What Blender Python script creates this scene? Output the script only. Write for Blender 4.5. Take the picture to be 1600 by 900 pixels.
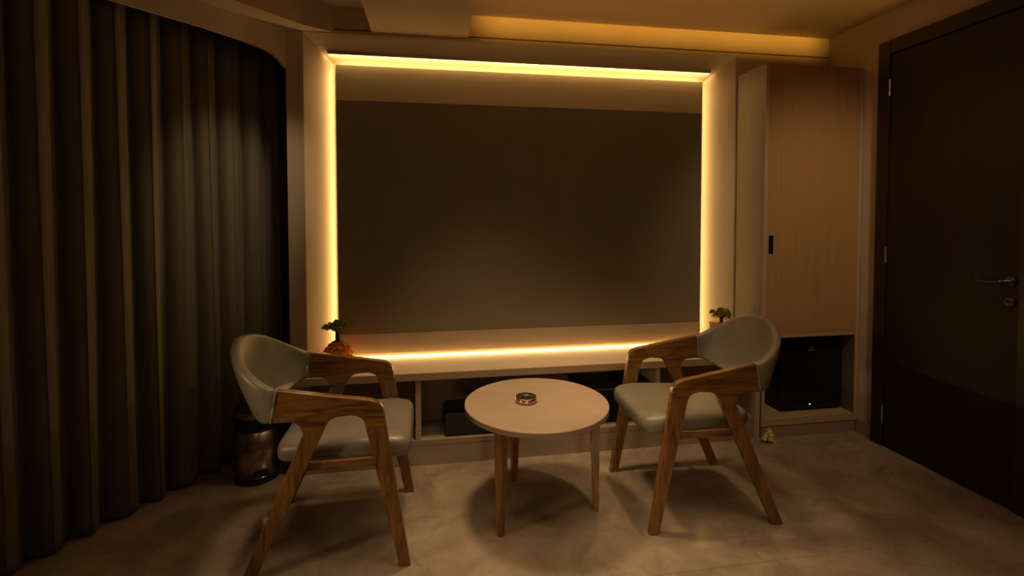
import bpy, bmesh, math, random
from mathutils import Vector, Matrix
from math import sin, cos, pi, radians
random.seed(7)
for o in list(bpy.data.objects): bpy.data.objects.remove(o)
scene = bpy.context.scene
COL = scene.collection

# ------------------------------------------------------------ camera
f_px, py, pitch, roll, yaw = 750.0, 366.2202, -0.0311484, -0.0010904, -0.1588467
r0 = Vector((cos(yaw), sin(yaw), 0)); fw0 = Vector((-sin(yaw), cos(yaw), 0)); u0 = Vector((0, 0, 1))
fw = fw0*cos(pitch) + u0*sin(pitch); u1 = u0*cos(pitch) - fw0*sin(pitch)
rr = r0*cos(roll) + u1*sin(roll); uu = u1*cos(roll) - r0*sin(roll)
cd = bpy.data.cameras.new('camera'); cam = bpy.data.objects.new('camera', cd); COL.objects.link(cam)
cd.sensor_width = 36; cd.lens = f_px/1600*36; cd.shift_y = -(450-py)/1600
cd.clip_start = 0.05; cd.clip_end = 50
cam.matrix_world = Matrix(((rr.x, uu.x, -fw.x, 0), (rr.y, uu.y, -fw.y, 0), (rr.z, uu.z, -fw.z, 1.35), (0, 0, 0, 1)))
scene.camera = cam

# ------------------------------------------------------------ world, lights, exposure
w = bpy.data.worlds.new('world'); scene.world = w; w.use_nodes = True
w.node_tree.nodes['Background'].inputs[0].default_value = (1.0, 0.6, 0.3, 1)
w.node_tree.nodes['Background'].inputs[1].default_value = 0.0
scene.view_settings.view_transform = 'Standard'
scene.view_settings.look = 'None'
scene.view_settings.exposure = 0.0
scene.view_settings.gamma = 1.0
scene.view_settings.use_curve_mapping = False

LED = (1.0, 0.60, 0.20)
AMB = (1.0, 0.45, 0.055)
DOWN = (1.0, 0.68, 0.36)
def area(name, loc, direction, sx, sy, power, color, spread=180, xaxis=(1, 0, 0)):
    l = bpy.data.lights.new(name, 'AREA'); l.shape = 'RECTANGLE'; l.size = sx; l.size_y = sy
    l.energy = power; l.color = color; l.spread = radians(spread)
    o = bpy.data.objects.new(name, l); COL.objects.link(o)
    z = -Vector(direction).normalized(); x = Vector(xaxis); y = z.cross(x).normalized(); x = y.cross(z)
    o.matrix_world = Matrix(((x.x, y.x, z.x, loc[0]), (x.y, y.y, z.y, loc[1]), (x.z, y.z, z.z, loc[2]), (0, 0, 0, 1)))
    return o
def spot(name, loc, target, power, color, angle, blend, radius):
    l = bpy.data.lights.new(name, 'SPOT'); l.energy = power; l.color = color
    l.spot_size = radians(angle); l.spot_blend = blend; l.shadow_soft_size = radius
    o = bpy.data.objects.new(name, l); COL.objects.link(o); o.location = loc
    o.rotation_euler = (Vector(target)-Vector(loc)).to_track_quat('-Z', 'Y').to_euler()
    return o
# LED strips behind the floating panel (each shines outward past the panel's edge)
area('led_light_top', (0.60, 3.021, 2.235), (0, 0, 1), 2.32, 0.008, 2.0, LED)
area('led_light_slope', (0.60, 2.9785, 2.3265), (0, 1, -0.05), 2.42, 0.010, 3.4, LED)
area('led_light_bottom', (0.60, 3.000, 0.5245), (0, -1, -0.75), 2.33, 0.009, 3.9, LED)
area('led_light_left', (-0.5795, 3.011, 1.39), (-1, -0.15, 0), 0.008, 1.70, 1.5, LED, xaxis=(0, 1, 0))
area('led_light_right', (1.7755, 3.011, 1.39), (1, -0.15, 0), 0.008, 1.70, 1.2, LED, xaxis=(0, 1, 0))
# cove strip on the rear flank of the ceiling cross beam, washing the wall above the niche
area('cove_light', (1.42, 1.905, 2.515), (0, 1, 0.05), 2.3, 0.015, 1.1, AMB, spread=20)
# downlights just outside the frame; right, plinth and curtain ones are added fill
spot('downlight_lamp_table', (0.13, 2.28, 2.40), (0.36, 2.02, 0), 74, DOWN, 84, 1.0, 0.13)
spot('downlight_lamp_left', (-0.45, 1.30, 2.52), (-0.25, 1.7, 0), 18, DOWN, 62, 1.0, 0.12)
spot('added_spot_right', (2.00, 1.20, 2.52), (2.40, 2.63, 1.15), 40, DOWN, 66, 1.0, 0.10)
spot('added_spot_plinth', (1.08, 2.33, 2.52), (0.98, 2.42, 0), 46, DOWN, 44, 1.0, 0.05)
spot('added_spot_curtain', (-0.26, 2.28, 2.41), (-1.12, 2.82, 1.42), 26, DOWN, 44, 1.0, 0.05)
# added low fill lamps out of frame: one behind the viewer, one at left
spot('added_fill_rear', (0.25, -0.55, 1.02), (0.72, 2.64, 0.0), 30, DOWN, 36, 1.0, 0.10)
spot('added_fill_left', (-1.55, 1.25, 1.02), (0.75, 2.30, 0.0), 20, DOWN, 50, 1.0, 0.08)
# added soft overhead fill above the viewer, out of frame
area('added_ceiling_fill', (0.60, 1.20, 2.545), (0, 0, -1), 1.4, 0.9, 6.0, DOWN, spread=80)

# ------------------------------------------------------------ materials
def new_mat(name):
    m = bpy.data.materials.new(name); m.use_nodes = True
    nt = m.node_tree; b = nt.nodes['Principled BSDF']
    return m, nt, b
def plain(name, col, rough=0.5, metal=0.0, bump=0.0, bscale=80, var=0.0, vscale=6, spec=0.5):
    m, nt, b = new_mat(name)
    b.inputs['Base Color'].default_value = (*col, 1); b.inputs['Roughness'].default_value = rough
    b.inputs['Metallic'].default_value = metal; b.inputs['Specular IOR Level'].default_value = spec
    tc = nt.nodes.new('ShaderNodeTexCoord')
    if var:
        n = nt.nodes.new('ShaderNodeTexNoise'); n.inputs['Scale'].default_value = vscale; n.inputs['Detail'].default_value = 5
        nt.links.new(tc.outputs['Object'], n.inputs['Vector'])
        r = nt.nodes.new('ShaderNodeValToRGB'); r.color_ramp.elements[0].position = 0.3; r.color_ramp.elements[1].position = 0.7
        r.color_ramp.elements[0].color = (*[c*(1-var) for c in col], 1); r.color_ramp.elements[1].color = (*[min(1, c*(1+var)) for c in col], 1)
        nt.links.new(n.outputs['Fac'], r.inputs['Fac']); nt.links.new(r.outputs['Color'], b.inputs['Base Color'])
    if bump:
        n2 = nt.nodes.new('ShaderNodeTexNoise'); n2.inputs['Scale'].default_value = bscale; n2.inputs['Detail'].default_value = 3
        nt.links.new(tc.outputs['Object'], n2.inputs['Vector'])
        bp = nt.nodes.new('ShaderNodeBump'); bp.inputs['Strength'].default_value = bump; bp.inputs['Distance'].default_value = 0.01
        nt.links.new(n2.outputs['Fac'], bp.inputs['Height']); nt.links.new(bp.outputs['Normal'], b.inputs['Normal'])
    return m
def wood(name, c1, c2, rough=0.35, scale=(3, 40, 40), bump=0.05, dist=1.0, coat=0.0):
    m, nt, b = new_mat(name)
    tc = nt.nodes.new('ShaderNodeTexCoord'); mp = nt.nodes.new('ShaderNodeMapping'); mp.inputs['Scale'].default_value = scale
    nt.links.new(tc.outputs['Object'], mp.inputs['Vector'])
    n = nt.nodes.new('ShaderNodeTexNoise'); n.inputs['Scale'].default_value = 1.0; n.inputs['Detail'].default_value = 6
    n.inputs['Roughness'].default_value = 0.65; n.inputs['Distortion'].default_value = dist
    nt.links.new(mp.outputs['Vector'], n.inputs['Vector'])
    r = nt.nodes.new('ShaderNodeValToRGB'); r.color_ramp.elements[0].position = 0.32; r.color_ramp.elements[1].position = 0.68
    r.color_ramp.elements[0].color = (*c1, 1); r.color_ramp.elements[1].color = (*c2, 1)
    nt.links.new(n.outputs['Fac'], r.inputs['Fac']); nt.links.new(r.outputs['Color'], b.inputs['Base Color'])
    b.inputs['Roughness'].default_value = rough
    b.inputs['Coat Weight'].default_value = coat; b.inputs['Coat Roughness'].default_value = 0.12
    bp = nt.nodes.new('ShaderNodeBump'); bp.inputs['Strength'].default_value = bump; bp.inputs['Distance'].default_value = 0.005
    nt.links.new(n.outputs['Fac'], bp.inputs['Height']); nt.links.new(bp.outputs['Normal'], b.inputs['Normal'])
    return m
def marble():
    m, nt, b = new_mat('polished_marble')
    L = nt.links.new
    tc = nt.nodes.new('ShaderNodeTexCoord')
    n = nt.nodes.new('ShaderNodeTexNoise'); n.inputs['Scale'].default_value = 3.4; n.inputs['Detail'].default_value = 9; n.inputs['Roughness'].default_value = 0.62; n.inputs['Distortion'].default_value = 0.9
    L(tc.outputs['Object'], n.inputs['Vector'])
    r = nt.nodes.new('ShaderNodeValToRGB')
    r.color_ramp.elements[0].position = 0.30; r.color_ramp.elements[0].color = (0.24, 0.185, 0.136, 1)
    r.color_ramp.elements[1].position = 0.72; r.color_ramp.elements[1].color = (0.48, 0.38, 0.285, 1)
    L(n.outputs['Fac'], r.inputs['Fac'])
    # thin darker veins
    v = nt.nodes.new('ShaderNodeTexNoise'); v.inputs['Scale'].default_value = 1.7; v.inputs['Detail'].default_value = 8; v.inputs['Distortion'].default_value = 1.6
    L(tc.outputs['Object'], v.inputs['Vector'])
    s = nt.nodes.new('ShaderNodeMath'); s.operation = 'SUBTRACT'; s.inputs[1].default_value = 0.5; L(v.outputs['Fac'], s.inputs[0])
    a = nt.nodes.new('ShaderNodeMath'); a.operation = 'ABSOLUTE'; L(s.outputs[0], a.inputs[0])
    vr = nt.nodes.new('ShaderNodeValToRGB'); vr.color_ramp.elements[0].position = 0.0; vr.color_ramp.elements[0].color = (0.62, 0.60, 0.58, 1)
    vr.color_ramp.elements[1].position = 0.02; vr.color_ramp.elements[1].color = (1, 1, 1, 1)
    L(a.outputs[0], vr.inputs['Fac'])
    mx = nt.nodes.new('ShaderNodeMix'); mx.data_type = 'RGBA'; mx.blend_type = 'MULTIPLY'; mx.inputs[0].default_value = 0.28
    L(r.outputs['Color'], mx.inputs[6]); L(vr.outputs['Color'], mx.inputs[7]); L(mx.outputs[2], b.inputs['Base Color'])
    rn = nt.nodes.new('ShaderNodeTexNoise'); rn.inputs['Scale'].default_value = 9; rn.inputs['Detail'].default_value = 6; L(tc.outputs['Object'], rn.inputs['Vector'])
    mr = nt.nodes.new('ShaderNodeMapRange'); mr.inputs['To Min'].default_value = 0.07; mr.inputs['To Max'].default_value = 0.20; L(rn.outputs['Fac'], mr.inputs['Value'])
    L(mr.outputs['Result'], b.inputs['Roughness'])
    return m
def emit(name, col, s):
    m, nt, b = new_mat(name)
    b.inputs['Base Color'].default_value = (0, 0, 0, 1)
    b.inputs['Emission Color'].default_value = (*col, 1); b.inputs['Emission Strength'].default_value = s
    return m

M = {}
M['wall'] = plain('painted_plaster', (0.64, 0.55, 0.43), 0.75, bump=0.04, bscale=60, var=0.04, vscale=3)
M['board'] = plain('board_lit_tone', (0.76, 0.66, 0.50), 0.75, bump=0.04, bscale=60, var=0.04, vscale=3)  # top board tone raised to imitate the strip light on it
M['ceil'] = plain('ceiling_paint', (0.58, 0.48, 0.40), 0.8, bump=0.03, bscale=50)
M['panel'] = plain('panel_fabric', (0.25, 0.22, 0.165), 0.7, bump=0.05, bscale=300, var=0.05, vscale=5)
M['board_low'] = plain('foot_board_glow_tone', (0.50, 0.43, 0.33), 0.75, bump=0.04, bscale=60)  # tone between wall and panel imitates the bench glow fading upward
M['marble'] = marble()
M['stone_trim'] = plain('stone_trim', (0.33, 0.28, 0.23), 0.35, var=0.12, vscale=9)
M['laminate'] = wood('pale_laminate', (0.50, 0.38, 0.28), (0.58, 0.45, 0.34), 0.42, (2, 30, 30), 0.02, 0.4)
M['edge'] = wood('edge_band', (0.42, 0.29, 0.19), (0.54, 0.39, 0.27), 0.45, (4, 60, 60), 0.02, 0.4)
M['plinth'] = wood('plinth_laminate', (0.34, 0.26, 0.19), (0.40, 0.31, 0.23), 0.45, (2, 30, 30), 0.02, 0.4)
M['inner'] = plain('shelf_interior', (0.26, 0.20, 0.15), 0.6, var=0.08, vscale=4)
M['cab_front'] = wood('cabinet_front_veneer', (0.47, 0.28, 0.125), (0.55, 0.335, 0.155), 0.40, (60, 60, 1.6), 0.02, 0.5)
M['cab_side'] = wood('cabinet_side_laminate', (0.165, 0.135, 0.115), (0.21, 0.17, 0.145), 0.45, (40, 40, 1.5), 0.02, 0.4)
M['cab_edge'] = plain('cabinet_edge_band', (0.55, 0.40, 0.27), 0.45)
M['walnut'] = wood('chair_walnut', (0.085, 0.034, 0.008), (0.35, 0.165, 0.042), 0.30, (5, 45, 45), 0.04, 1.2, 0.25)
M['walnut_leg'] = wood('leg_walnut', (0.085, 0.034, 0.008), (0.35, 0.165, 0.042), 0.30, (45, 45, 5), 0.04, 1.2, 0.25)
M['leather'] = plain('grey_leather', (0.235, 0.21, 0.165), 0.31, bump=0.18, bscale=420, var=0.10, vscale=12)
M['leather'].node_tree.nodes['Principled BSDF'].inputs['Coat Weight'].default_value = 0.35
M['leather'].node_tree.nodes['Principled BSDF'].inputs['Coat Roughness'].default_value = 0.30
M['piping'] = plain('grey_piping', (0.33, 0.32, 0.28), 0.4)
M['tabletop'] = wood('tabletop_laminate', (0.43, 0.32, 0.225), (0.52, 0.395, 0.285), 0.33, (4, 7, 7), 0.01, 0.6)
M['tableedge'] = plain('tabletop_edge', (0.30, 0.215, 0.15), 0.5)
M['steel'] = plain('brushed_steel', (0.50, 0.44, 0.38), 0.28, 1.0)
M['chrome'] = plain('chrome', (0.75, 0.70, 0.64), 0.12, 1.0)
M['black'] = plain('black_plastic', (0.012, 0.012, 0.012), 0.45)
M['gloss_black'] = plain('gloss_black', (0.008, 0.008, 0.008), 0.35)
M['dark_door'] = wood('dark_door_veneer', (0.008, 0.0045, 0.002), (0.017, 0.009, 0.0045), 0.55, (30, 30, 1.2), 0.03, 0.6)
M['casing'] = wood('dark_casing_veneer', (0.016, 0.008, 0.004), (0.032, 0.016, 0.008), 0.4, (30, 30, 1.2), 0.03, 0.6)
M['hinge'] = plain('satin_hinge', (0.80, 0.72, 0.62), 0.3, 1.0)
M['handle'] = plain('aged_handle', (0.13, 0.10, 0.07), 0.4, 1.0)
M['tape'] = emit('led_tape_glow', (1.0, 0.70, 0.34), 1.3)
M['alu'] = plain('led_profile', (0.5, 0.5, 0.5), 0.4, 1.0)
M['bronze'] = plain('ashtray_metal', (0.55, 0.45, 0.33), 0.25, 1.0)
M['ash_dark'] = plain('ashtray_inside', (0.03, 0.022, 0.015), 0.5, 0.6)
M['trunk'] = plain('bonsai_trunk', (0.035, 0.022, 0.012), 0.6, bump=0.2, bscale=80)
M['leaf'] = plain('bonsai_leaf', (0.22, 0.24, 0.05), 0.55, var=0.6, vscale=40)
M['coral'] = plain('orange_grains', (0.95, 0.27, 0.06), 0.4, var=0.35, vscale=60)
M['yellow'] = plain('yellow_petal', (0.85, 0.60, 0.12), 0.5)
M['petal'] = plain('cream_petal', (0.88, 0.62, 0.26), 0.5, var=0.1, vscale=40)
M['green'] = plain('flower_leaf', (0.06, 0.09, 0.03), 0.5)
M['white'] = plain('white_print', (0.5, 0.48, 0.45), 0.5)
M['pilot'] = emit('pilot_light_glow', (1.0, 0.85, 0.65), 2.0)
M['lamp'] = emit('lamp_glow', DOWN, 0.3)
def curtain_mat():
    m, nt, b = new_mat('curtain_fabric')
    b.inputs['Base Color'].default_value = (0.15, 0.138, 0.105, 1); b.inputs['Roughness'].default_value = 0.6
    b.inputs['Sheen Weight'].default_value = 0.12; b.inputs['Sheen Roughness'].default_value = 0.4
    tc = nt.nodes.new('ShaderNodeTexCoord')
    n2 = nt.nodes.new('ShaderNodeTexNoise'); n2.inputs['Scale'].default_value = 500
    nt.links.new(tc.outputs['Object'], n2.inputs['Vector'])
    bp = nt.nodes.new('ShaderNodeBump'); bp.inputs['Strength'].default_value = 0.15; bp.inputs['Distance'].default_value = 0.004
    nt.links.new(n2.outputs['Fac'], bp.inputs['Height']); nt.links.new(bp.outputs['Normal'], b.inputs['Normal'])
    return m
M['curtain'] = curtain_mat()

# ------------------------------------------------------------ helpers
def obj(name, bm, mat, parent=None, smooth=False, loc=None):
    me = bpy.data.meshes.new(name); bmesh.ops.recalc_face_normals(bm, faces=bm.faces)
    bm.to_mesh(me); bm.free()
    if smooth:
        for p in me.polygons: p.use_smooth = True
    me.materials.append(M[mat] if isinstance(mat, str) else mat)
    o = bpy.data.objects.new(name, me); COL.objects.link(o)
    if parent: o.parent = parent
    if loc: o.location = loc
    return o
def thing(name, label, cat, loc=(0, 0, 0), rotz=0, group=None):
    o = bpy.data.objects.new(name, None); COL.objects.link(o); o.location = loc; o.rotation_euler = (0, 0, rotz)
    o.empty_display_size = 0.05
    o['label'] = label; o['category'] = cat
    if group: o['group'] = group
    return o
def tag(o, label, cat, group=None):
    o['label'] = label; o['category'] = cat
    if group: o['group'] = group
    return o
def struct(o, label, cat):
    o['kind'] = 'structure'; o['label'] = label; o['category'] = cat
    return o
def box(bm, x0, x1, y0, y1, z0, z1, bev=0.0, seg=2):
    vs = [bm.verts.new((x, y, z)) for x in (x0, x1) for y in (y0, y1) for z in (z0, z1)]
    q = [(0, 1, 3, 2), (4, 6, 7, 5), (0, 4, 5, 1), (2, 3, 7, 6), (0, 2, 6, 4), (1, 5, 7, 3)]
    fs = [bm.faces.new([vs[i] for i in k]) for k in q]
    if bev:
        es = list({e for f in fs for e in f.edges})
        bmesh.ops.bevel(bm, geom=es, offset=bev, segments=seg, affect='EDGES', profile=0.5)
def boxobj(name, b, mat, parent=None, bev=0.0, seg=2):
    bm = bmesh.new(); box(bm, *b, bev=bev, seg=seg); return obj(name, bm, mat, parent)
def prism(bm, pts, axis, a0, a1):
    """extrude a closed outline; axis 'y' (pts = x,z) or 'z' (pts = x,y)"""
    def P(p, a): return (p[0], a, p[1]) if axis == 'y' else ((p[0], p[1], a) if axis == 'z' else (a, p[0], p[1]))
    A = [bm.verts.new(P(p, a0)) for p in pts]; B = [bm.verts.new(P(p, a1)) for p in pts]
    n = len(pts); bm.faces.new(A[::-1]); bm.faces.new(B)
    for i in range(n): bm.faces.new((A[i], A[(i+1) % n], B[(i+1) % n], B[i]))
    return A, B
def lathe(bm, prof, seg=40, c=(0, 0, 0), cap=True):
    rings = []
    for r, z in prof:
        rings.append([bm.verts.new((c[0]+r*cos(2*pi*i/seg), c[1]+r*sin(2*pi*i/seg), c[2]+z)) for i in range(seg)])
    for a, b in zip(rings, rings[1:]):
        for i in range(seg): bm.faces.new((a[i], a[(i+1) % seg], b[(i+1) % seg], b[i]))
    if cap:
        bm.faces.new(rings[0][::-1]); bm.faces.new(rings[-1])
def tube(bm, pts, rad, seg=8):
    pts = [Vector(p) for p in pts]; rads = rad if isinstance(rad, (list, tuple)) else [rad]*len(pts)
    rings = []
    for i, p in enumerate(pts):
        t = (pts[min(i+1, len(pts)-1)]-pts[max(i-1, 0)]).normalized()
        up = Vector((0, 0, 1)) if abs(t.z) < 0.9 else Vector((1, 0, 0))
        a = t.cross(up).normalized(); b = t.cross(a).normalized()
        rings.append([bm.verts.new(p+(a*cos(2*pi*k/seg)+b*sin(2*pi*k/seg))*rads[i]) for k in range(seg)])
    for A, B in zip(rings, rings[1:]):
        for k in range(seg): bm.faces.new((A[k], A[(k+1) % seg], B[(k+1) % seg], B[k]))
    bm.faces.new(rings[0][::-1]); bm.faces.new(rings[-1])
def blob(bm, c, r, sub=1, sc=(1, 1, 1)):
    res = bmesh.ops.create_icosphere(bm, subdivisions=sub, radius=r)
    for v in res['verts']: v.co = Vector((v.co.x*sc[0]+c[0], v.co.y*sc[1]+c[1], v.co.z*sc[2]+c[2]))

# ------------------------------------------------------------ the room
CZ = 2.57; WY = 2.91; NY = 3.035; XR = 2.645; RY = -1.4
# floor: a screed with long polished slabs, hairline joints between them
fl = boxobj('floor', (-3.2, 2.9, RY, 3.7, -0.08, -0.012), 'stone_trim')
struct(fl, 'polished beige marble floor under the chairs and table', 'floor')
ys = [RY, -0.05, 0.81, 1.67, 2.53, 3.7]
for a, b in zip(ys, ys[1:]):
    boxobj('floor_slab', (-3.2, 2.9, a+0.0006, b-0.0006, -0.012, 0.0), 'marble', fl)
# ceiling
c = boxobj('ceiling', (-3.2, 2.9, RY, 3.7, CZ, CZ+0.06), 'ceil'); struct(c, 'shadowy painted ceiling above the beam', 'ceiling')
c = boxobj('trim_4', (0.201, 2.644, 1.84, 1.895, 2.47, CZ+0.002), 'ceil')
struct(c, 'ceiling cross beam that hides the cove strip', 'beam')
c = boxobj('trim_1', (-0.355, 0.20, RY, WY-0.001, 2.434, CZ+0.002), 'ceil')
struct(c, 'flat dropped ceiling beam running out above the niche', 'beam')
# wall_back: front ring, splayed reveals, niche back
bm = bmesh.new()
oL, oR, oT, oB = -0.735, 1.955, 2.417, 0.475
iL, iR, iT, iB = -0.592, 1.797, 2.276, 0.475
def quad(*p): bm.faces.new([bm.verts.new(q) for q in p])
quad((-0.828, WY, 0), (oL, WY, 0), (oL, WY, 2.437), (-0.828, WY, 2.437))
quad((oL, WY, oT), (oR, WY, oT), (oR, WY, 2.437), (oL, WY, 2.437))
quad((oR, WY, 0), (XR, WY, 0), (XR, WY, 2.437), (oR, WY, 2.437))
quad((oL, WY, 0), (oR, WY, 0), (oR, WY, oB), (oL, WY, oB))
quad((oL, WY, oB), (oL, WY, oT), (iL, NY, iT), (iL, NY, iB))
quad((oR, WY, oB), (oR, WY, oT), (iR, NY, iT), (iR, NY, iB))
quad((oL, WY, oT), (oR, WY, oT), (iR, NY, iT), (iL, NY, iT))
quad((iL, NY, iB), (iR, NY, iB), (iR, NY, iT), (iL, NY, iT))
# shadow groove then the upper wall band
quad((-0.828, WY, 2.437), (XR, WY, 2.437), (XR, WY+0.02, 2.437), (-0.828, WY+0.02, 2.437))
quad((-0.828, WY+0.02, 2.437), (XR, WY+0.02, 2.437), (XR, WY+0.02, 2.446), (-0.828, WY+0.02, 2.446))
quad((-0.828, WY, 2.446), (XR, WY, 2.446), (XR, WY+0.02, 2.446), (-0.828, WY+0.02, 2.446))
quad((-0.828, WY, 2.446), (XR, WY, 2.446), (XR, WY, CZ), (-0.828, WY, CZ))
quad((-0.828, WY, 0), (-0.828, WY, CZ), (-0.828, 3.6, CZ), (-0.828, 3.6, 0))
bmesh.ops.remove_doubles(bm, verts=bm.verts, dist=0.0005)
wb = obj('wall_back', bm, 'wall')
struct(wb, 'cream plaster back wall with the lit splayed niche', 'wall')
c = boxobj('wall_right', (XR, XR+0.08, RY, WY+0.1, 0, CZ), 'wall'); struct(c, 'plain plaster right wall around the dark door', 'wall')
c = boxobj('wall_rear', (-3.2, 2.9, RY-0.08, RY, 0, CZ), 'wall'); struct(c, 'plain plaster wall behind the viewer', 'wall')
# wall_left behind the curtain, running diagonally
T = Vector((0.535, 0.845, 0)).normalized(); N = Vector((T.y, -T.x, 0))
p0 = Vector((-1.03, 2.92, 0)) - N*0.30
bm = bmesh.new(); a = p0 - T*4.0; b = p0 + T*0.9
prism(bm, [(a.x, a.y), (b.x, b.y), (b.x-N.x*0.08, b.y-N.y*0.08), (a.x-N.x*0.08, a.y-N.y*0.08)], 'z', 0, CZ)
c = obj('wall_left', bm, 'wall'); struct(c, 'plaster wall hidden behind the long curtain', 'wall')
# diagonal soffit (prism) and arched fascia in front of the curtain
bm = bmesh.new()
prism(bm, [(-0.567, WY-0.001), (-0.72, 2.815), (-0.969-1.2, 2.558-1.236), (-3.0, 1.3), (-3.0, 2.0), (-0.828, WY-0.001)], 'z', 2.422, CZ+0.002)
c = obj('trim_2', bm, 'ceil'); struct(c, 'diagonal dropped soffit above the curtain', 'soffit')
D2 = Vector((-0.70, -0.715, 0)).normalized(); F0 = Vector((-0.828, WY, 0)); NF = Vector((-D2.y, D2.x, 0))
bm = bmesh.new()
arch = [(0.0, 2.205), (0.018, 2.222), (0.040, 2.243), (0.068, 2.262), (0.10, 2.274), (0.16, 2.284), (0.26, 2.293), (0.42, 2.300), (0.84, 2.300)]
A = []; B = []
for k in range(2):
    off = NF*(-0.018*k) if True else 0
    row = []
    for s, z in arch: row.append(bm.verts.new(F0 + D2*s + off + Vector((0, 0, z))))
    for s, z in reversed(arch): row.append(bm.verts.new(F0 + D2*s + off + Vector((0, 0, 2.4225))))
    (A if k == 0 else B).extend(row)
nA = len(arch)
for R_ in (A, B):
    for i in range(nA-1): bm.faces.new((R_[i], R_[i+1], R_[2*nA-2-i], R_[2*nA-1-i]))
for i in range(2*nA): bm.faces.new((A[i], A[(i+1) % (2*nA)], B[(i+1) % (2*nA)], B[i]))
c = obj('trim_3', bm, 'wall'); struct(c, 'curtain pelmet board with a rounded lower corner', 'pelmet')
# baseboard right, stone
c = boxobj('baseboard_right', (XR-0.014, XR-0.0005, 2.507, 2.628, 0, 0.092), 'stone_trim', bev=0.002)
struct(c, 'short grey stone skirting between cabinet and door', 'baseboard')

# ------------------------------------------------------------ door in the right wall
d = thing('door_1', 'tall dark brown wooden door in the right wall', 'door', (XR, 2.10, 0)); d['kind'] = 'structure'
ox, oy = XR, 2.10
def dbox(name, b, mat, parent=d, bev=0.002):
    return boxobj(name, (b[0]-ox, b[1]-ox, b[2]-oy, b[3]-oy, b[4], b[5]), mat, parent, bev)
dbox('casing_post', (2.612, 2.6445, 2.434, 2.507, 0, 2.388), 'casing')
dbox('casing_post', (2.612, 2.6445, 1.70, 1.778, 0, 2.388), 'casing')
dbox('casing_head', (2.612, 2.6445, 1.7785, 2.4335, 2.307, 2.388), 'casing')
leaf = dbox('door_leaf', (2.620, 2.6445, 1.781, 2.430, 0.006, 2.303), 'dark_door')
for z0, z1 in ((2.066, 2.162), (1.092, 1.189), (0.137, 0.251)):
    bm = bmesh.new()
    for k in range(3):
        h = (z1-z0)/3
        lathe(bm, [(0.0055, z0+k*h+0.001), (0.0055, z0+(k+1)*h-0.001)], 12, (2.614-ox, 2.4315-oy, 0))
    obj('hinge', bm, 'hinge', d)
bm = bmesh.new()
ry = Matrix.Rotation(radians(-90), 4, 'Y')
lathe(bm, [(0.026, 0), (0.026, 0.008), (0.022, 0.011), (0.010, 0.011), (0.010, 0.045)], 24)
for v in bm.verts: v.co = ry @ v.co + Vector((2.620-ox, 1.815-oy, 1.06))
hd = obj('door_handle', bm, 'handle', d, True)
bm = bmesh.new()
tube(bm, [(2.578-ox, 1.815-oy, 1.06), (2.572-ox, 1.83-oy, 1.058), (2.574-ox, 1.87-oy, 1.052), (2.578-ox, 1.92-oy, 1.054), (2.582-ox, 1.95-oy, 1.060)], [0.010, 0.010, 0.008, 0.007, 0.006], 10)
obj('lever', bm, 'handle', hd, True)
bm = bmesh.new(); lathe(bm, [(0.024, 0), (0.024, 0.007), (0.018, 0.010), (0.006, 0.010), (0.006, 0.004)], 24)
for v in bm.verts: v.co = ry @ v.co + Vector((2.620-ox, 1.815-oy, 0.965))
obj('lock_rose', bm, 'handle', d, True)

# ------------------------------------------------------------ curtain
bm = bmesh.new()
base = Vector((-1.03, 2.92, 0)) - N*0.045
pitch_f = 0.1385; nseg = 26
rows = [0.012, 0.05, 0.3, 0.7, 1.1, 1.5, 1.9, 2.2, 2.40]
u = -2.6; cols = []
k = 0
rs = random.Random(3); amps = [rs.uniform(0.9, 1.12) for _ in range(60)]; ph = [rs.uniform(-0.006, 0.006) for _ in range(60)]
nf = 23
for i in range(nf*nseg+1):
    q = i/nseg; k = int(q); fr = q-k
    cols.append((q, fr, k))
grid = []
for z in rows:
    row = []
    for q, fr, k in cols:
        phi = 2*pi*q
        def smooth(arr):
            t = fr*fr*(3-2*fr); return arr[k % 60]*(1-t)+arr[(k+1) % 60]*t
        A_ = 0.052*smooth(amps)
        uu_ = -2.78 + q*pitch_f + smooth(ph)*(2.4-z)/1.2
        off = A_*(1.62*math.sqrt(max(0.0, 1-(2*fr-1)**2))-0.9)
        du = 0.012*sin(phi) + 0.004*sin(3*phi+z)
        sway = 0.004*sin(1.3*z+q*2.1)
        p = base + T*(uu_+du+sway) + N*(off*(1-0.10*z/2.4)-0.0) + Vector((0, 0, z))
        row.append(bm.verts.new(p))
    grid.append(row)
for a, b in zip(grid, grid[1:]):
    for i in range(len(a)-1): bm.faces.new((a[i], a[i+1], b[i+1], b[i]))
cu = obj('curtain', bm, 'curtain', None, True)
sm = cu.modifiers.new('thickness', 'SOLIDIFY'); sm.thickness = 0.002
tag(cu, 'floor-length dark grey pleated curtain along the left side', 'curtain')
# track above the curtain
bm = bmesh.new(); a = base - T*2.8; b = base + T*0.42
a = a - N*0.0
prism(bm, [(a.x+N.x*.012, a.y+N.y*.012), (b.x+N.x*.012, b.y+N.y*.012), (b.x-N.x*.012, b.y-N.y*.012), (a.x-N.x*.012, a.y-N.y*.012)], 'z', 2.402, 2.421)
o = obj('curtain_track', bm, 'alu'); tag(o, 'metal track that carries the dark curtain behind the pelmet', 'track')

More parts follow.
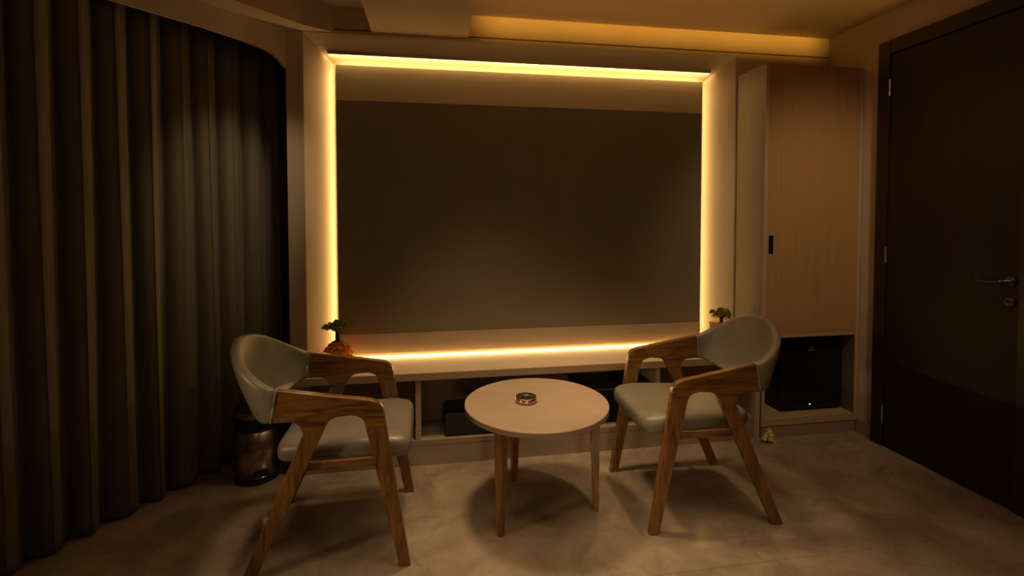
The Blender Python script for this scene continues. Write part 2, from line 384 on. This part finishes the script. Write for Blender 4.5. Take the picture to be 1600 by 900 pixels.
# ------------------------------------------------------------ floating back-lit panel and LED strips
pn = thing('backlit_panel', 'large taupe wall lining of the niche glowing at its edges', 'wall panel', (0.598, 3.0095, 0.531))
px0, px1 = -1.1750, 1.1750
boxobj('main_board', (px0, px1, -0.0095, 0.0100, 0.1250, 1.5275), 'panel', pn, bev=0.0015, seg=2)
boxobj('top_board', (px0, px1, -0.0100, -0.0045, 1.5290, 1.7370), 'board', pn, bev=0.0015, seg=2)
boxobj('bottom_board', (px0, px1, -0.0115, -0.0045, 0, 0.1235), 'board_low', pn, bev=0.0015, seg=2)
for x in (-0.9, 0.0, 0.9):
    boxobj('mounting_cleat', (x-0.04, x+0.04, 0.0102, 0.0252, 0.55, 0.85), 'alu', pn)
G = 'light strips behind the panel'
def led(label, b, parent_pt):
    o = boxobj('led_strip', b, 'alu'); tag(o, label, 'light strip', G); return o
M['alu_paint'] = M['wall']
led('light strip along the upper slope of the niche', (-0.62, 1.82, 2.9750, 2.9775, 2.3200, 2.3410), 0)
led('light strip hidden behind the top edge of the panel', (-0.57, 1.77, 3.0145, 3.0275, 2.2180, 2.2330), 0)
led('light strip in the slot between bench and panel foot', (-0.57, 1.77, 3.0035, 3.0165, 0.5175, 0.5305), 0)
led('upright light strip on the left edge of the panel', (-0.5785, -0.5772, 3.0055, 3.0165, 0.56, 2.04), 0)
led('upright light strip on the right edge of the panel', (1.7732, 1.7745, 3.0055, 3.0165, 0.56, 2.04), 0)
t = thing('added_fill_panel', 'added flat fill light panel in the ceiling above the viewer', 'ceiling light', (0.60, 1.20, CZ))  # added source of soft fill, unseen
boxobj('frame', (-0.73, 0.73, -0.48, 0.48, -0.014, -0.001), 'ceil', t)
boxobj('diffuser', (-0.70, 0.70, -0.45, 0.45, -0.019, -0.0145), 'lamp', t)

# downlight fittings (out of frame); curtain, right chair and door side ones are added
for x, y, zc, lb in ((0.20, 2.28, 2.434, 'round ceiling downlight in the beam above the table'), (-0.45, 1.30, CZ, 'round ceiling downlight on the curtain side'), (-0.26, 2.28, 2.434, 'added round ceiling downlight in the beam aimed at the curtain'),
                     (1.08, 2.33, CZ, 'added round ceiling downlight between table and right chair'),
                     (2.00, 1.20, CZ, 'added round ceiling downlight on the door side')):
    x = 0.13 if x == 0.20 else x
    t = thing('downlight', lb, 'ceiling light', (x, y, zc), group='ceiling downlights')
    bm = bmesh.new(); lathe(bm, [(0.055, -0.006), (0.055, -0.0005), (0.040, -0.0005), (0.040, -0.006), (0.055, -0.006)], 32, cap=False); obj('trim_ring', bm, 'chrome', t)
    bm = bmesh.new(); lathe(bm, [(0.038, -0.004), (0.038, -0.001)], 32); obj('diffuser', bm, 'lamp', t)

# bodies for the added low fill lamps, never in view
for (x, y), lb in (((0.25, -0.60), 'added fill lamp on a slim stand behind the viewer'), ((-1.60, 1.22), 'added fill lamp on a slim stand by the curtain left of the viewer')):
    t = thing('added_fill_lamp', lb, 'lamp', (x, y, 0), group='added fill lamps')
    bm = bmesh.new(); lathe(bm, [(0.12, 0), (0.12, 0.012), (0.02, 0.02)], 32); obj('base', bm, 'black', t, True)
    bm = bmesh.new(); lathe(bm, [(0.009, 0.0205), (0.009, 1.06)], 16); obj('pole', bm, 'black', t, True)
    bm = bmesh.new(); lathe(bm, [(0.075, 1.045), (0.045, 1.12), (0.04, 1.13), (0.012, 1.13), (0.012, 1.126), (0.038, 1.126), (0.071, 1.045)], 32, cap=False); obj('lamp_shade', bm, 'black', t, True)

# ------------------------------------------------------------ bench along the niche
bn = thing('media_bench', 'long low pale bench with open compartments under the niche', 'bench', (0.6, 2.64, 0))
bx, by = 0.6, 2.64
def bb(name, b, mat, bev=0.0015, parent=bn): return boxobj(name, (b[0]-bx, b[1]-bx, b[2]-by, b[3]-by, b[4], b[5]), mat, parent, bev)
bm = bmesh.new()
pts = [(-0.748, 2.63), (1.963, 2.63), (1.963, 2.908), (1.953, 2.909), (iR-0.002, NY-0.001), (iL+0.002, NY-0.001), (-0.733, 2.909), (-0.748, 2.908)]
prism(bm, [(x-bx, y-by) for x, y in pts], 'z', 0.4755, 0.515)
bt = obj('bench_top', bm, 'laminate', bn)
boxobj('edge_band', (-0.748-bx, 1.963-bx, -0.0125, -0.0101, 0.4757, 0.5145), 'edge', bt)
bb('side_panel', (-0.748, -0.712, 2.64, 2.905, 0.0, 0.4752), 'laminate')
bb('side_panel', (1.925, 1.960, 2.632, 2.905, 0.0, 0.4752), 'laminate')
bb('divider', (-0.112, -0.082, 2.642, 2.905, 0.1405, 0.4752), 'laminate')
bb('divider', (1.285, 1.312, 2.642, 2.905, 0.1405, 0.4752), 'laminate')
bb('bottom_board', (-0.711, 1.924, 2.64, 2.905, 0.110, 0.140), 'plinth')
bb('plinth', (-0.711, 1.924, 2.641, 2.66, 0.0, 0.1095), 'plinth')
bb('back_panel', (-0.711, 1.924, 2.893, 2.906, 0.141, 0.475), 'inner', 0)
# black boxes on the shelf
t = thing('media_player', 'flat black box lying in the middle compartment behind the table', 'media box', (0.288, 2.762, 0.14))
boxobj('case', (-0.24, 0.24, -0.10, 0.085, 0.006, 0.130), 'gloss_black', t, 0.003)
boxobj('front_panel', (-0.236, 0.236, -0.104, -0.1005, 0.012, 0.124), 'black', t, 0.001)
for x in (-0.2, 0.2):
    for y in (-0.07, 0.06): boxobj('foot', (x-.012, x+.012, y-.012, y+.012, 0.0, 0.0058), 'black', t)
t = thing('audio_receiver', 'black audio receiver with round knob beside the right chair seat', 'receiver', (1.03, 2.80, 0.14))
boxobj('case', (-0.215, 0.215, -0.10, 0.085, 0.008, 0.24), 'gloss_black', t, 0.003)
boxobj('trim_line', (-0.205, 0.205, -0.1035, -0.1002, 0.198, 0.202), 'steel', t)
bm = bmesh.new(); lathe(bm, [(0.034, 0), (0.034, 0.004), (0.028, 0.006), (0.028, 0.018), (0.024, 0.02)], 28)
rx = Matrix.Rotation(radians(90), 4, 'X')
for v in bm.verts: v.co = rx @ v.co + Vector((-0.055, -0.1002, 0.12))
obj('volume_knob', bm, 'steel', t, False)
boxobj('display', (0.02, 0.18, -0.1025, -0.1002, 0.09, 0.15), 'black', t)
for x in (-0.18, 0.18):
    for y in (-0.07, 0.06): boxobj('foot', (x-.012, x+.012, y-.012, y+.012, 0.0, 0.0078), 'black', t)

# ------------------------------------------------------------ tall cabinet with fridge niche
cb = thing('tall_cabinet', 'tall narrow wooden cabinet with one door above the fridge niche', 'cabinet', (2.303, 2.63, 0))
cx, cy = 2.303, 2.63
def cc(name, b, mat, bev=0.0012, parent=cb): return boxobj(name, (b[0]-cx, b[1]-cx, b[2]-cy, b[3]-cy, b[4], b[5]), mat, parent, bev)
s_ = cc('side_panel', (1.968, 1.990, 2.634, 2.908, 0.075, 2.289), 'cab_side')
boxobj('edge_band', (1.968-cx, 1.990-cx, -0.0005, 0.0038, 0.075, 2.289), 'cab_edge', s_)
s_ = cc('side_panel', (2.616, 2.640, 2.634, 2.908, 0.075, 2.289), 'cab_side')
boxobj('edge_band', (2.616-cx, 2.640-cx, -0.0005, 0.0038, 0.075, 2.289), 'cab_edge', s_)
cc('top_board', (1.9905, 2.6155, 2.634, 2.905, 2.268, 2.289), 'cab_side')
cc('shelf_board', (1.9905, 2.6155, 2.631, 2.905, 0.620, 0.643), 'cab_edge')
cc('bottom_board', (1.9905, 2.6155, 2.631, 2.905, 0.075, 0.118), 'cab_edge')
cc('plinth', (1.972, 2.638, 2.636, 2.656, 0.0, 0.0745), 'plinth')
cc('back_panel', (1.9905, 2.6155, 2.893, 2.905, 0.119, 0.619), 'inner', 0)
# door with a cut-out for the pull: frame strips around the recess are one mesh
hx0, hx1, hz0, hz1 = 2.001, 2.031, 1.137, 1.250
bm = bmesh.new()
dx0, dx1, dz0, dz1 = 1.9915, 2.6145, 0.6455, 2.287
for b in ((dx0, hx0, dz0, dz1), (hx1, dx1, dz0, dz1), (hx0, hx1, dz0, hz0), (hx0, hx1, hz1, dz1)):
    box(bm, b[0]-cx, b[1]-cx, 2.6305-cy, 2.650-cy, b[2], b[3])
bmesh.ops.remove_doubles(bm, verts=bm.verts, dist=0.0002)
dr = obj('door', bm, 'cab_front', cb)
bm = bmesh.new()
for b in ((hx0, hx0+0.003, hz0, hz1), (hx1-0.003, hx1, hz0, hz1), (hx0, hx1, hz0, hz0+0.003), (hx0, hx1, hz1-0.003, hz1)):
    box(bm, b[0]-cx, b[1]-cx, 2.6292-cy, 2.648-cy, b[2], b[3])
box(bm, hx0-cx, hx1-cx, 2.645-cy, 2.648-cy, hz0, hz1)
obj('recessed_pull', bm, 'black', dr)

# fridge
fr = thing('mini_fridge', 'small black minibar fridge inside the cabinet niche', 'fridge', (2.385, 2.80, 0.118))
boxobj('body', (-0.215, 0.215, -0.055, 0.085, 0.012, 0.468), 'gloss_black', fr, 0.005)
fd = boxobj('door', (-0.217, 0.217, -0.088, -0.0575, 0.014, 0.466), 'gloss_black', fr, 0.006)
for x in (-0.18, 0.18):
    for y in (-0.04, 0.06):
        bm = bmesh.new(); lathe(bm, [(0.012, 0), (0.012, 0.0118)], 12, (x, y, 0)); obj('foot', bm, 'black', fr)
bm = bmesh.new()   # ring emblem
n = 28; yy = -0.0885
for i in range(n):
    a0 = radians(70)+2*pi*0.86*i/n; a1 = radians(70)+2*pi*0.86*(i+1)/n
    q = [(0.0065*cos(a0), 0.0065*sin(a0)), (0.0095*cos(a0), 0.0095*sin(a0)), (0.0095*cos(a1), 0.0095*sin(a1)), (0.0065*cos(a1), 0.0065*sin(a1))]
    for s in (0,):
        A = [bm.verts.new((x-0.007, yy-0.0006, z+0.413)) for x, z in q]; bm.faces.new(A)
box(bm, -0.003, 0.003, yy-0.0006, yy, 0.419, 0.424)
obj('emblem', bm, 'white', fd)
bm = bmesh.new()   # blurred small wordmark under the ring: tiny strokes
xx = -0.027
for wd, hh in ((.0045, .006), (.003, .007), (.0045, .006), (.002, .008), (.0045, .006), (.004, .006), (.0045, .008)):
    box(bm, xx, xx+wd, yy-0.0006, yy, 0.390, 0.390+hh); xx += wd+0.0015
obj('wordmark', bm, 'white', fd)
bm = bmesh.new(); lathe(bm, [(0.0042, 0), (0.0036, 0.002)], 14)
for v in bm.verts: v.co = rx @ v.co + Vector((-0.012, -0.0882, 0.042))
obj('pilot_light', bm, 'pilot', fd)
bm = bmesh.new(); lathe(bm, [(0.011, 0), (0.010, 0.001), (0.006, 0.001)], 20)
for v in bm.verts: v.co = rx @ v.co + Vector((-0.006, -0.0882, 0.036))
obj('lock_ring', bm, 'black', fd)

# ------------------------------------------------------------ chairs
OX = 0.30
def cham_prism(pts, y0, y1, cutz, bev, mirror=None):
    bm = bmesh.new()
    prism(bm, [(x-OX, z) for x, z in pts], 'y', y0, y1)
    bmesh.ops.recalc_face_normals(bm, faces=bm.faces)
    bm.normal_update()
    es = []
    for e_ in bm.edges:
        v0, v1 = e_.verts
        along = abs(v0.co.y-v1.co.y) < 1e-6
        cut = cutz is not None and abs(v0.co.z-cutz) < 1e-4 and abs(v1.co.z-cutz) < 1e-4
        if along and not cut: es.append(e_)
    bmesh.ops.bevel(bm, geom=es, offset=bev, segments=3, affect='EDGES', profile=0.5)
    return bm
arm_pts = [(0.065, 0.55), (0.074, 0.612), (0.079, 0.632), (0.089, 0.647), (0.104, 0.657), (0.122, 0.663), (0.20, 0.677), (0.29, 0.692), (0.38, 0.708), (0.458, 0.722),
           (0.479, 0.598), (0.412, 0.596), (0.392, 0.591), (0.379, 0.578), (0.368, 0.55),
           (0.297, 0.55), (0.286, 0.576), (0.272, 0.595), (0.250, 0.605), (0.20, 0.608), (0.176, 0.604), (0.158, 0.594), (0.147, 0.577), (0.141, 0.55)]
fleg_pts = [(-0.021, 0.0), (0.065, 0.5498), (0.141, 0.5498), (0.021, 0.0)]
rleg_pts = [(0.549, 0.0), (0.297, 0.5498), (0.368, 0.5498), (0.597, 0.0)]
HY = 0.258; TH = 0.015
def backrest_bm():
    bm = bmesh.new(); ns = 48; nc = 20; rings = []
    for i in range(ns+1):
        th = radians(-90+180*i/ns)
        cth = max(0.0, cos(th)); sn = sin(th)
        bx_ = 0.466 + 0.090*cth**0.9; by_ = 0.240*sn + (0.016*sn)
        tx_ = 0.460 + 0.213*cth**0.85; ty_ = 0.256*sn
        zb = 0.600 - 0.035*cth**1.2; zt = 0.7195 + 0.147*cth**1.15
        Bp = Vector((bx_-OX, by_, zb)); Tp = Vector((tx_-OX, ty_, zt))
        # outward normal in plan
        tang = Vector((-0.18*sn, 0.256*cth+0.05, 0)) if cth > 0.001 else Vector((-sn, 0.0, 0))
        nrm = Vector((cos(th)*1.0, sin(th)*1.0, 0)).normalized()
        hw = 0.0175 + 0.008*cth**0.5
        mid = (Bp+Tp)/2; half = (Tp-Bp)/2
        bow = 0.010*cth
        ring = []
        for k in range(nc):
            a = 2*pi*k/nc
            ca, sa = cos(a), sin(a)
            sx = math.copysign(abs(ca)**0.45, ca); sy = math.copysign(abs(sa)**0.45, sa)
            v = sy
            p = mid + half*v + nrm*(hw*sx + bow*(1-v*v))
            ring.append(bm.verts.new(p))
        rings.append(ring)
    for a, b in zip(rings, rings[1:]):
        for k in range(nc): bm.faces.new((a[k], a[(k+1) % nc], b[(k+1) % nc], b[k]))
    bm.faces.new(rings[0][::-1]); bm.faces.new(rings[-1])
    return bm
def seat_bm():
    bm = bmesh.new(); n = 28
    def half_w(x): return 0.232 - 0.030*max(0, (x-0.15)/0.35)
    x0, x1 = -0.028, 0.494
    top = []; 
    # superellipse outline with rounded corners, several height rings
    m = 64; outline = []
    for i in range(m):
        a = 2*pi*i/m; ca, sa = cos(a), sin(a); ex = 0.22
        px = math.copysign(abs(ca)**ex, ca); pyy = math.copysign(abs(sa)**ex, sa)
        X = (x0+x1)/2 + (x1-x0)/2*px; outline.append((X, half_w(X)*pyy))
    c = ((x0+x1)/2, 0)
    prof = [(0.93, 0.414), (0.972, 0.416), (0.992, 0.423), (1.0, 0.438), (0.998, 0.462), (0.982, 0.478), (0.950, 0.487), (0.88, 0.4925), (0.7, 0.496), (0.4, 0.498), (0.15, 0.4985)]
    rings = []
    for s, z in prof:
        row = []
        for X, Y in outline:
            xx_ = c[0]+(X-c[0])*s; yy_ = Y*s
            zz = z - 0.010*max(0, (0.08-xx_)/0.1)*(1 if z > 0.45 else 0.3) - 0.012*max(0, (xx_-0.1)/0.4)*(z > 0.45)
            row.append(bm.verts.new((xx_-OX, yy_, zz)))
        rings.append(row)
    for a, b in zip(rings, rings[1:]):
        for i in range(m): bm.faces.new((a[i], a[(i+1) % m], b[(i+1) % m], b[i]))
    bm.faces.new(rings[0][::-1]); bm.faces.new(rings[-1])
    return bm
def piping_bm(s):
    bm = bmesh.new()
    if True:
        pts = []
        for k in range(25):
            a = 2*pi*k/24
            ca, sa = cos(a), sin(a)
            sx = math.copysign(abs(ca)**0.4, ca); sy = math.copysign(abs(sa)**0.4, sa)
            z = 0.6597+0.0625*sy; x = 0.4690-0.0105*sy*1.0
            pts.append((x-OX, s*(HY-0.001)+0.0185*sx, z))
        tube(bm, pts, 0.0035, 6)
    return bm
def make_chair(label, loc, rz, first=None):
    t = thing('dining_chair', label, 'chair', loc, rz, 'matching wooden armchairs with grey leather')
    obj('seat', seat_bm(), 'leather', t, True)
    b_ = obj('backrest', backrest_bm(), 'leather', t, True)
    for s in (-1, 1): obj('piping', piping_bm(s), 'piping', b_, True)
    for s in (-1, 1):
        obj('armrest', cham_prism(arm_pts, s*HY-TH, s*HY+TH, 0.55, 0.006), 'walnut', t)
        obj('leg', cham_prism(fleg_pts, s*HY-TH, s*HY+TH, 0.5498, 0.005), 'walnut_leg', t)
        obj('leg', cham_prism(rleg_pts, s*HY-TH, s*HY+TH, 0.5498, 0.005), 'walnut_leg', t)
        boxobj('side_rail', (0.085-OX, 0.395-OX, s*0.243-0.007, s*0.243+0.007, 0.398, 0.4295), 'walnut', t, 0.002)
    boxobj('front_rail', (0.085-OX, 0.11-OX, -0.235, 0.235, 0.385, 0.4135), 'walnut', t, 0.002)
    boxobj('rear_rail', (0.375-OX, 0.40-OX, -0.235, 0.235, 0.385, 0.4135), 'walnut', t, 0.002)
    return t
def copy_tree(o, parent=None):
    c = o.copy(); COL.objects.link(c); c.parent = parent
    for ch in list(o.children): copy_tree(ch, c)
    return c
ch1 = make_chair('wooden armchair with grey leather seat, nearer the cabinet and fridge', (0.927+OX, 2.150, 0), radians(-2.0))
ch2 = copy_tree(ch1); ch2.location = (-0.128-OX, 2.138, 0); ch2.rotation_euler = (0, 0, pi+radians(1.0))
ch2['label'] = 'wooden armchair with grey leather seat, beside the curtain and pedal bin'

# ------------------------------------------------------------ round table
tb = thing('round_table', 'low round table with pale top on three tapered legs', 'table', (0.462, 2.170, 0))
bm = bmesh.new(); R0 = 0.333
lathe(bm, [(R0-0.012, 0.475), (R0-0.001, 0.4755), (R0, 0.4765), (R0, 0.4985), (R0-0.0008, 0.4997), (R0-0.003, 0.500), (R0*0.5, 0.500)], 96)
tp = obj('tabletop', bm, 'tabletop', tb)
bm = bmesh.new(); lathe(bm, [(R0+0.0002, 0.4762), (R0+0.0012, 0.4768), (R0+0.0012, 0.4980), (R0+0.0002, 0.4986)], 96, cap=False)
obj('edge_band', bm, 'tableedge', tp)
for fx, fy in ((0.268, 1.995), (0.728, 2.098), (0.398, 2.415)):
    v = Vector((fx-0.462, fy-2.170, 0)); n_ = v.normalized(); s_ = Vector((-n_.y, n_.x, 0))
    bm = bmesh.new(); rings = []
    for z, wd, rad in ((0.0, 0.0135, 0.0), (0.25, 0.0185, -0.004), (0.44, 0.0225, -0.008), (0.4745, 0.0225, -0.008)):
        ctr = v + n_*rad
        rings.append([bm.verts.new((ctr + n_*a*wd + s_*b*wd) + Vector((0, 0, z))) for a, b in ((-1, -1), (1, -1), (1, 1), (-1, 1))])
    for A, B in zip(rings, rings[1:]):
        for k in range(4): bm.faces.new((A[k], A[(k+1) % 4], B[(k+1) % 4], B[k]))
    bm.faces.new(rings[0][::-1]); bm.faces.new(rings[-1])
    es = [e_ for e_ in bm.edges if abs(e_.verts[0].co.z-e_.verts[1].co.z) > 0.01]
    bmesh.ops.bevel(bm, geom=es, offset=0.005, segments=3, affect='EDGES', profile=0.5)
    obj('leg', bm, 'walnut_leg', tb)

# ashtray
at = thing('ashtray', 'round metal ashtray near the middle of the round table', 'ashtray', (0.414, 2.178, 0.500))
bm = bmesh.new()
lathe(bm, [(0.040, 0.0), (0.047, 0.001), (0.0515, 0.006), (0.0525, 0.013), (0.050, 0.020), (0.0475, 0.0235), (0.046, 0.0245), (0.028, 0.0215), (0.0265, 0.0205), (0.026, 0.012)], 48)
obj('bowl', bm, 'bronze', at, True)
bm = bmesh.new(); lathe(bm, [(0.0255, 0.0125), (0.0255, 0.0195), (0.020, 0.0205), (0.018, 0.0145), (0.008, 0.0145), (0.0075, 0.0245), (0.003, 0.026)], 32)
obj('push_plate', bm, 'ash_dark', at, True)
bm = bmesh.new(); lathe(bm, [(0.0478, 0.0232), (0.0492, 0.0246), (0.0478, 0.0258), (0.0462, 0.0250)], 48, cap=False)
obj('rim', bm, 'chrome', at, True)

# ------------------------------------------------------------ pedal bin
bi = thing('pedal_bin', 'small steel pedal bin beside the curtain behind the left chair', 'bin', (-0.932, 2.675, 0))
bm = bmesh.new(); lathe(bm, [(0.108, 0), (0.112, 0.003), (0.112, 0.016), (0.106, 0.018)], 56); obj('base_ring', bm, 'black', bi, True)
bm = bmesh.new(); lathe(bm, [(0.1085, 0.0185), (0.1085, 0.272)], 56); obj('body', bm, 'steel', bi, True)
bm = bmesh.new(); lathe(bm, [(0.1095, 0.2725), (0.1135, 0.276), (0.1135, 0.335), (0.111, 0.3395)], 56); obj('collar', bm, 'black', bi, True)
bm = bmesh.new(); lathe(bm, [(0.113, 0.340), (0.1140, 0.342), (0.1140, 0.368), (0.112, 0.3705)], 56); ld = obj('lid', bm, 'steel', bi, True)
bm = bmesh.new(); lathe(bm, [(0.111, 0.3708), (0.108, 0.375), (0.06, 0.380), (0.02, 0.381)], 56); obj('lid_cap', bm, 'black', ld, True)
ang = radians(-63)
dv = Vector((cos(ang), sin(ang), 0)); sv = Vector((-dv.y, dv.x, 0))
bm = bmesh.new()
vo = []; 
for k in range(28):
    a = 2*pi*k/28; al = 0.038*cos(a)/0.1085; z = 0.050+0.020*sin(a)
    d2 = Vector((cos(ang+al), sin(ang+al), 0))
    vo.append((d2, z))
A = [bm.verts.new(d2*0.1100+Vector((0, 0, z))) for d2, z in vo]; B = [bm.verts.new(d2*0.1080+Vector((0, 0, z))) for d2, z in vo]
bm.faces.new(A)
for k in range(28): bm.faces.new((A[k], A[(k+1) % 28], B[(k+1) % 28], B[k]))
sl = obj('pedal_slot', bm, 'black', bi)
bm = bmesh.new()
pts = [dv*(0.112+0.012*cos(a))+sv*(0.030*sin(a))+Vector((0, 0, 0.040)) for a in [radians(-90+15*k) for k in range(13)]]
tube(bm, pts, 0.0038, 8); obj('pedal', bm, 'chrome', sl, True)

# ------------------------------------------------------------ ornaments
bi.scale = (0.96, 0.96, 1.0)
def leaf_canopy(bm, c, R, H, n, rnd):
    for _ in range(n):
        a = rnd.uniform(0, 2*pi); rr_ = R*math.sqrt(rnd.random()); h = H*(1-(rr_/R)**2)*rnd.uniform(0.35, 1.0) - 0.25*H*(rr_/R)**2
        p = Vector((c[0]+rr_*cos(a), c[1]+rr_*sin(a), c[2]+h))
        s = rnd.uniform(0.006, 0.011)
        d_ = Vector((rnd.uniform(-1, 1), rnd.uniform(-1, 1), rnd.uniform(0.0, 1))).normalized()
        sd = d_.cross(Vector((rnd.uniform(-1, 1), rnd.uniform(-1, 1), rnd.uniform(-1, 1)))).normalized()
        up = sd.cross(d_)
        vs = [bm.verts.new(p-d_*s), bm.verts.new(p+sd*s*0.5+up*s*0.2), bm.verts.new(p+d_*s), bm.verts.new(p-sd*s*0.5+up*s*0.2), bm.verts.new(p-up*s*0.35)]
        bm.faces.new((vs[0], vs[1], vs[2], vs[3])); bm.faces.new((vs[0], vs[4], vs[1])); bm.faces.new((vs[1], vs[4], vs[2])); bm.faces.new((vs[2], vs[4], vs[3])); bm.faces.new((vs[3], vs[4], vs[0]))
def bonsai(label, loc, seed, style):
    rnd = random.Random(seed)
    t = thing('miniature_tree', label, 'ornament', loc, 0, 'miniature artificial trees on the bench')
    bm = bmesh.new()
    tube(bm, [(0, 0, 0.0), (0.002, 0, 0.10), (0.0, 0, 0.185), (0.002, 0, 0.215)], [0.018, 0.014, 0.012, 0.014], 10)
    for a, l, h in ((0.3, 0.05, 0.035), (2.0, 0.045, 0.04), (3.3, 0.055, 0.03), (4.6, 0.04, 0.04), (5.6, 0.05, 0.028)):
        tube(bm, [(0.001, 0, 0.195), (l*.5*cos(a), l*.5*sin(a), 0.195+h*.6), (l*cos(a), l*sin(a), 0.195+h)], [0.009, 0.006, 0.003], 6)
    obj('trunk', bm, 'trunk', t, True)
    bm = bmesh.new(); leaf_canopy(bm, (0, 0, 0.228), 0.050, 0.038, 260, rnd)
    for k in range(15):
        a = 2*pi*k/15 + rnd.uniform(-0.2, 0.2); q = rnd.uniform(0.045, 0.071)
        leaf_canopy(bm, (q*cos(a), q*sin(a), rnd.uniform(0.205, 0.238)), rnd.uniform(0.014, 0.023), 0.020, 34, rnd)
    o = obj('foliage', bm, 'leaf', t); o['kind'] = 'stuff'
    bm = bmesh.new()
    if style == 0:
        for _ in range(420):
            a = rnd.uniform(0, 2*pi); v = rnd.uniform(0.0, 1.0); el = v*pi/2
            R_ = 0.082*rnd.uniform(0.86, 1.05)
            blob(bm, (R_*cos(el)*cos(a)*1.0, R_*cos(el)*sin(a), 0.045+0.092*sin(el)*rnd.uniform(.9, 1.05)-(0.03 if v < .2 else 0)*rnd.random()), rnd.uniform(0.005, 0.008), 1)
        for _ in range(110):
            a = rnd.uniform(0, 2*pi); blob(bm, (0.078*cos(a), 0.078*sin(a), rnd.uniform(0.007, 0.055)), 0.007, 1)
        blob(bm, (0, 0, 0.064), 0.064, 2, (1, 1, 1))
        o = obj('grain_mound', bm, 'coral', t); o['kind'] = 'stuff'
    else:
        for _ in range(240):
            a = rnd.uniform(0, 2*pi); el = rnd.uniform(0, pi/2); R_ = 0.062*rnd.uniform(0.86, 1.05)
            blob(bm, (R_*cos(el)*cos(a), R_*cos(el)*sin(a), 0.03+0.095*sin(el)), rnd.uniform(0.005, 0.008), 1)
        blob(bm, (0, 0, 0.055), 0.055, 2)
        for _ in range(50):
            a = rnd.uniform(0, 2*pi); rr_ = rnd.uniform(0.0, 0.017)
            blob(bm, (-0.038+rr_*cos(a), -0.04+rr_*sin(a), 0.150+rnd.uniform(-0.035, 0.025)), rnd.uniform(0.005, 0.008), 1)
        o = obj('grain_mound', bm, 'coral', t); o['kind'] = 'stuff'
        bm = bmesh.new()
        for _ in range(60):
            a = rnd.uniform(0, 2*pi); rr_ = rnd.uniform(0.0, 0.03)
            blob(bm, (-0.078+rr_*cos(a), -0.03+rr_*sin(a), 0.155+rnd.uniform(-0.02, 0.02)), rnd.uniform(0.005, 0.008), 1)
        tube(bm, [(-0.02, -0.02, 0.09), (-0.078, -0.03, 0.150)], 0.012, 8)
        o = obj('yellow_blossoms', bm, 'yellow', t); o['kind'] = 'stuff'
    return t
bonsai('miniature green tree on an orange mound, left end of the bench', (-0.555, 2.85, 0.515), 11, 0)
bonsai('miniature green tree peeking over the right chair back, with yellow blossoms', (1.822, 2.83, 0.515), 23, 1).scale = (0.86, 0.86, 1.0)

# flower on the floor
fw_ = thing('flower_cluster', 'cream blossom cluster lying on the floor by the cabinet plinth', 'flower', (1.985, 2.585, 0))
rnd = random.Random(5)
for (x, y, z, tilt) in ((-0.020, 0, 0.045, 0.3), (0.008, -0.01, 0.052, -0.2), (0.022, -0.008, 0.026, 0.5), (-0.030, -0.004, 0.028, -0.4), (-0.004, -0.018, 0.030, 0.1), (0.030, -0.014, 0.014, 0.9), (0.012, 0.012, 0.062, 0)):
    bm = bmesh.new()
    rot = Matrix.Rotation(radians(70)+tilt*0.5, 4, 'X') @ Matrix.Rotation(tilt, 4, 'Z')
    for k in range(5):
        a = 2*pi*k/5+tilt
        pr_ = []
        for s, wd, h in ((0.001, 0.001, 0), (0.008, 0.0050, 0.003), (0.014, 0.0055, 0.004), (0.019, 0.002, 0.003)):
            for sg in (-1, 1):
                v = rot @ Vector((s*cos(a)-sg*wd*sin(a), s*sin(a)+sg*wd*cos(a), h))
                pr_.append(bm.verts.new(v+Vector((x, y, z))))
        for j in range(3): bm.faces.new((pr_[2*j], pr_[2*j+1], pr_[2*j+3], pr_[2*j+2]))
    ob = obj('blossom', bm, 'petal', fw_); md = ob.modifiers.new('t', 'SOLIDIFY'); md.thickness = 0.0012
bm = bmesh.new()
for (a, l) in ((2.6, 0.035), (3.6, 0.03), (0.4, 0.03), (5.2, 0.03)):
    tube(bm, [(0, 0, 0.02), (l*.6*cos(a), l*.6*sin(a)*.5, 0.012), (l*cos(a), l*sin(a)*.5, 0.004)], [0.006, 0.006, 0.003], 6)
tube(bm, [(0, 0, 0.004), (0.0, 0, 0.045)], [0.018, 0.010], 8)
obj('stem', bm, 'green', fw_, True)
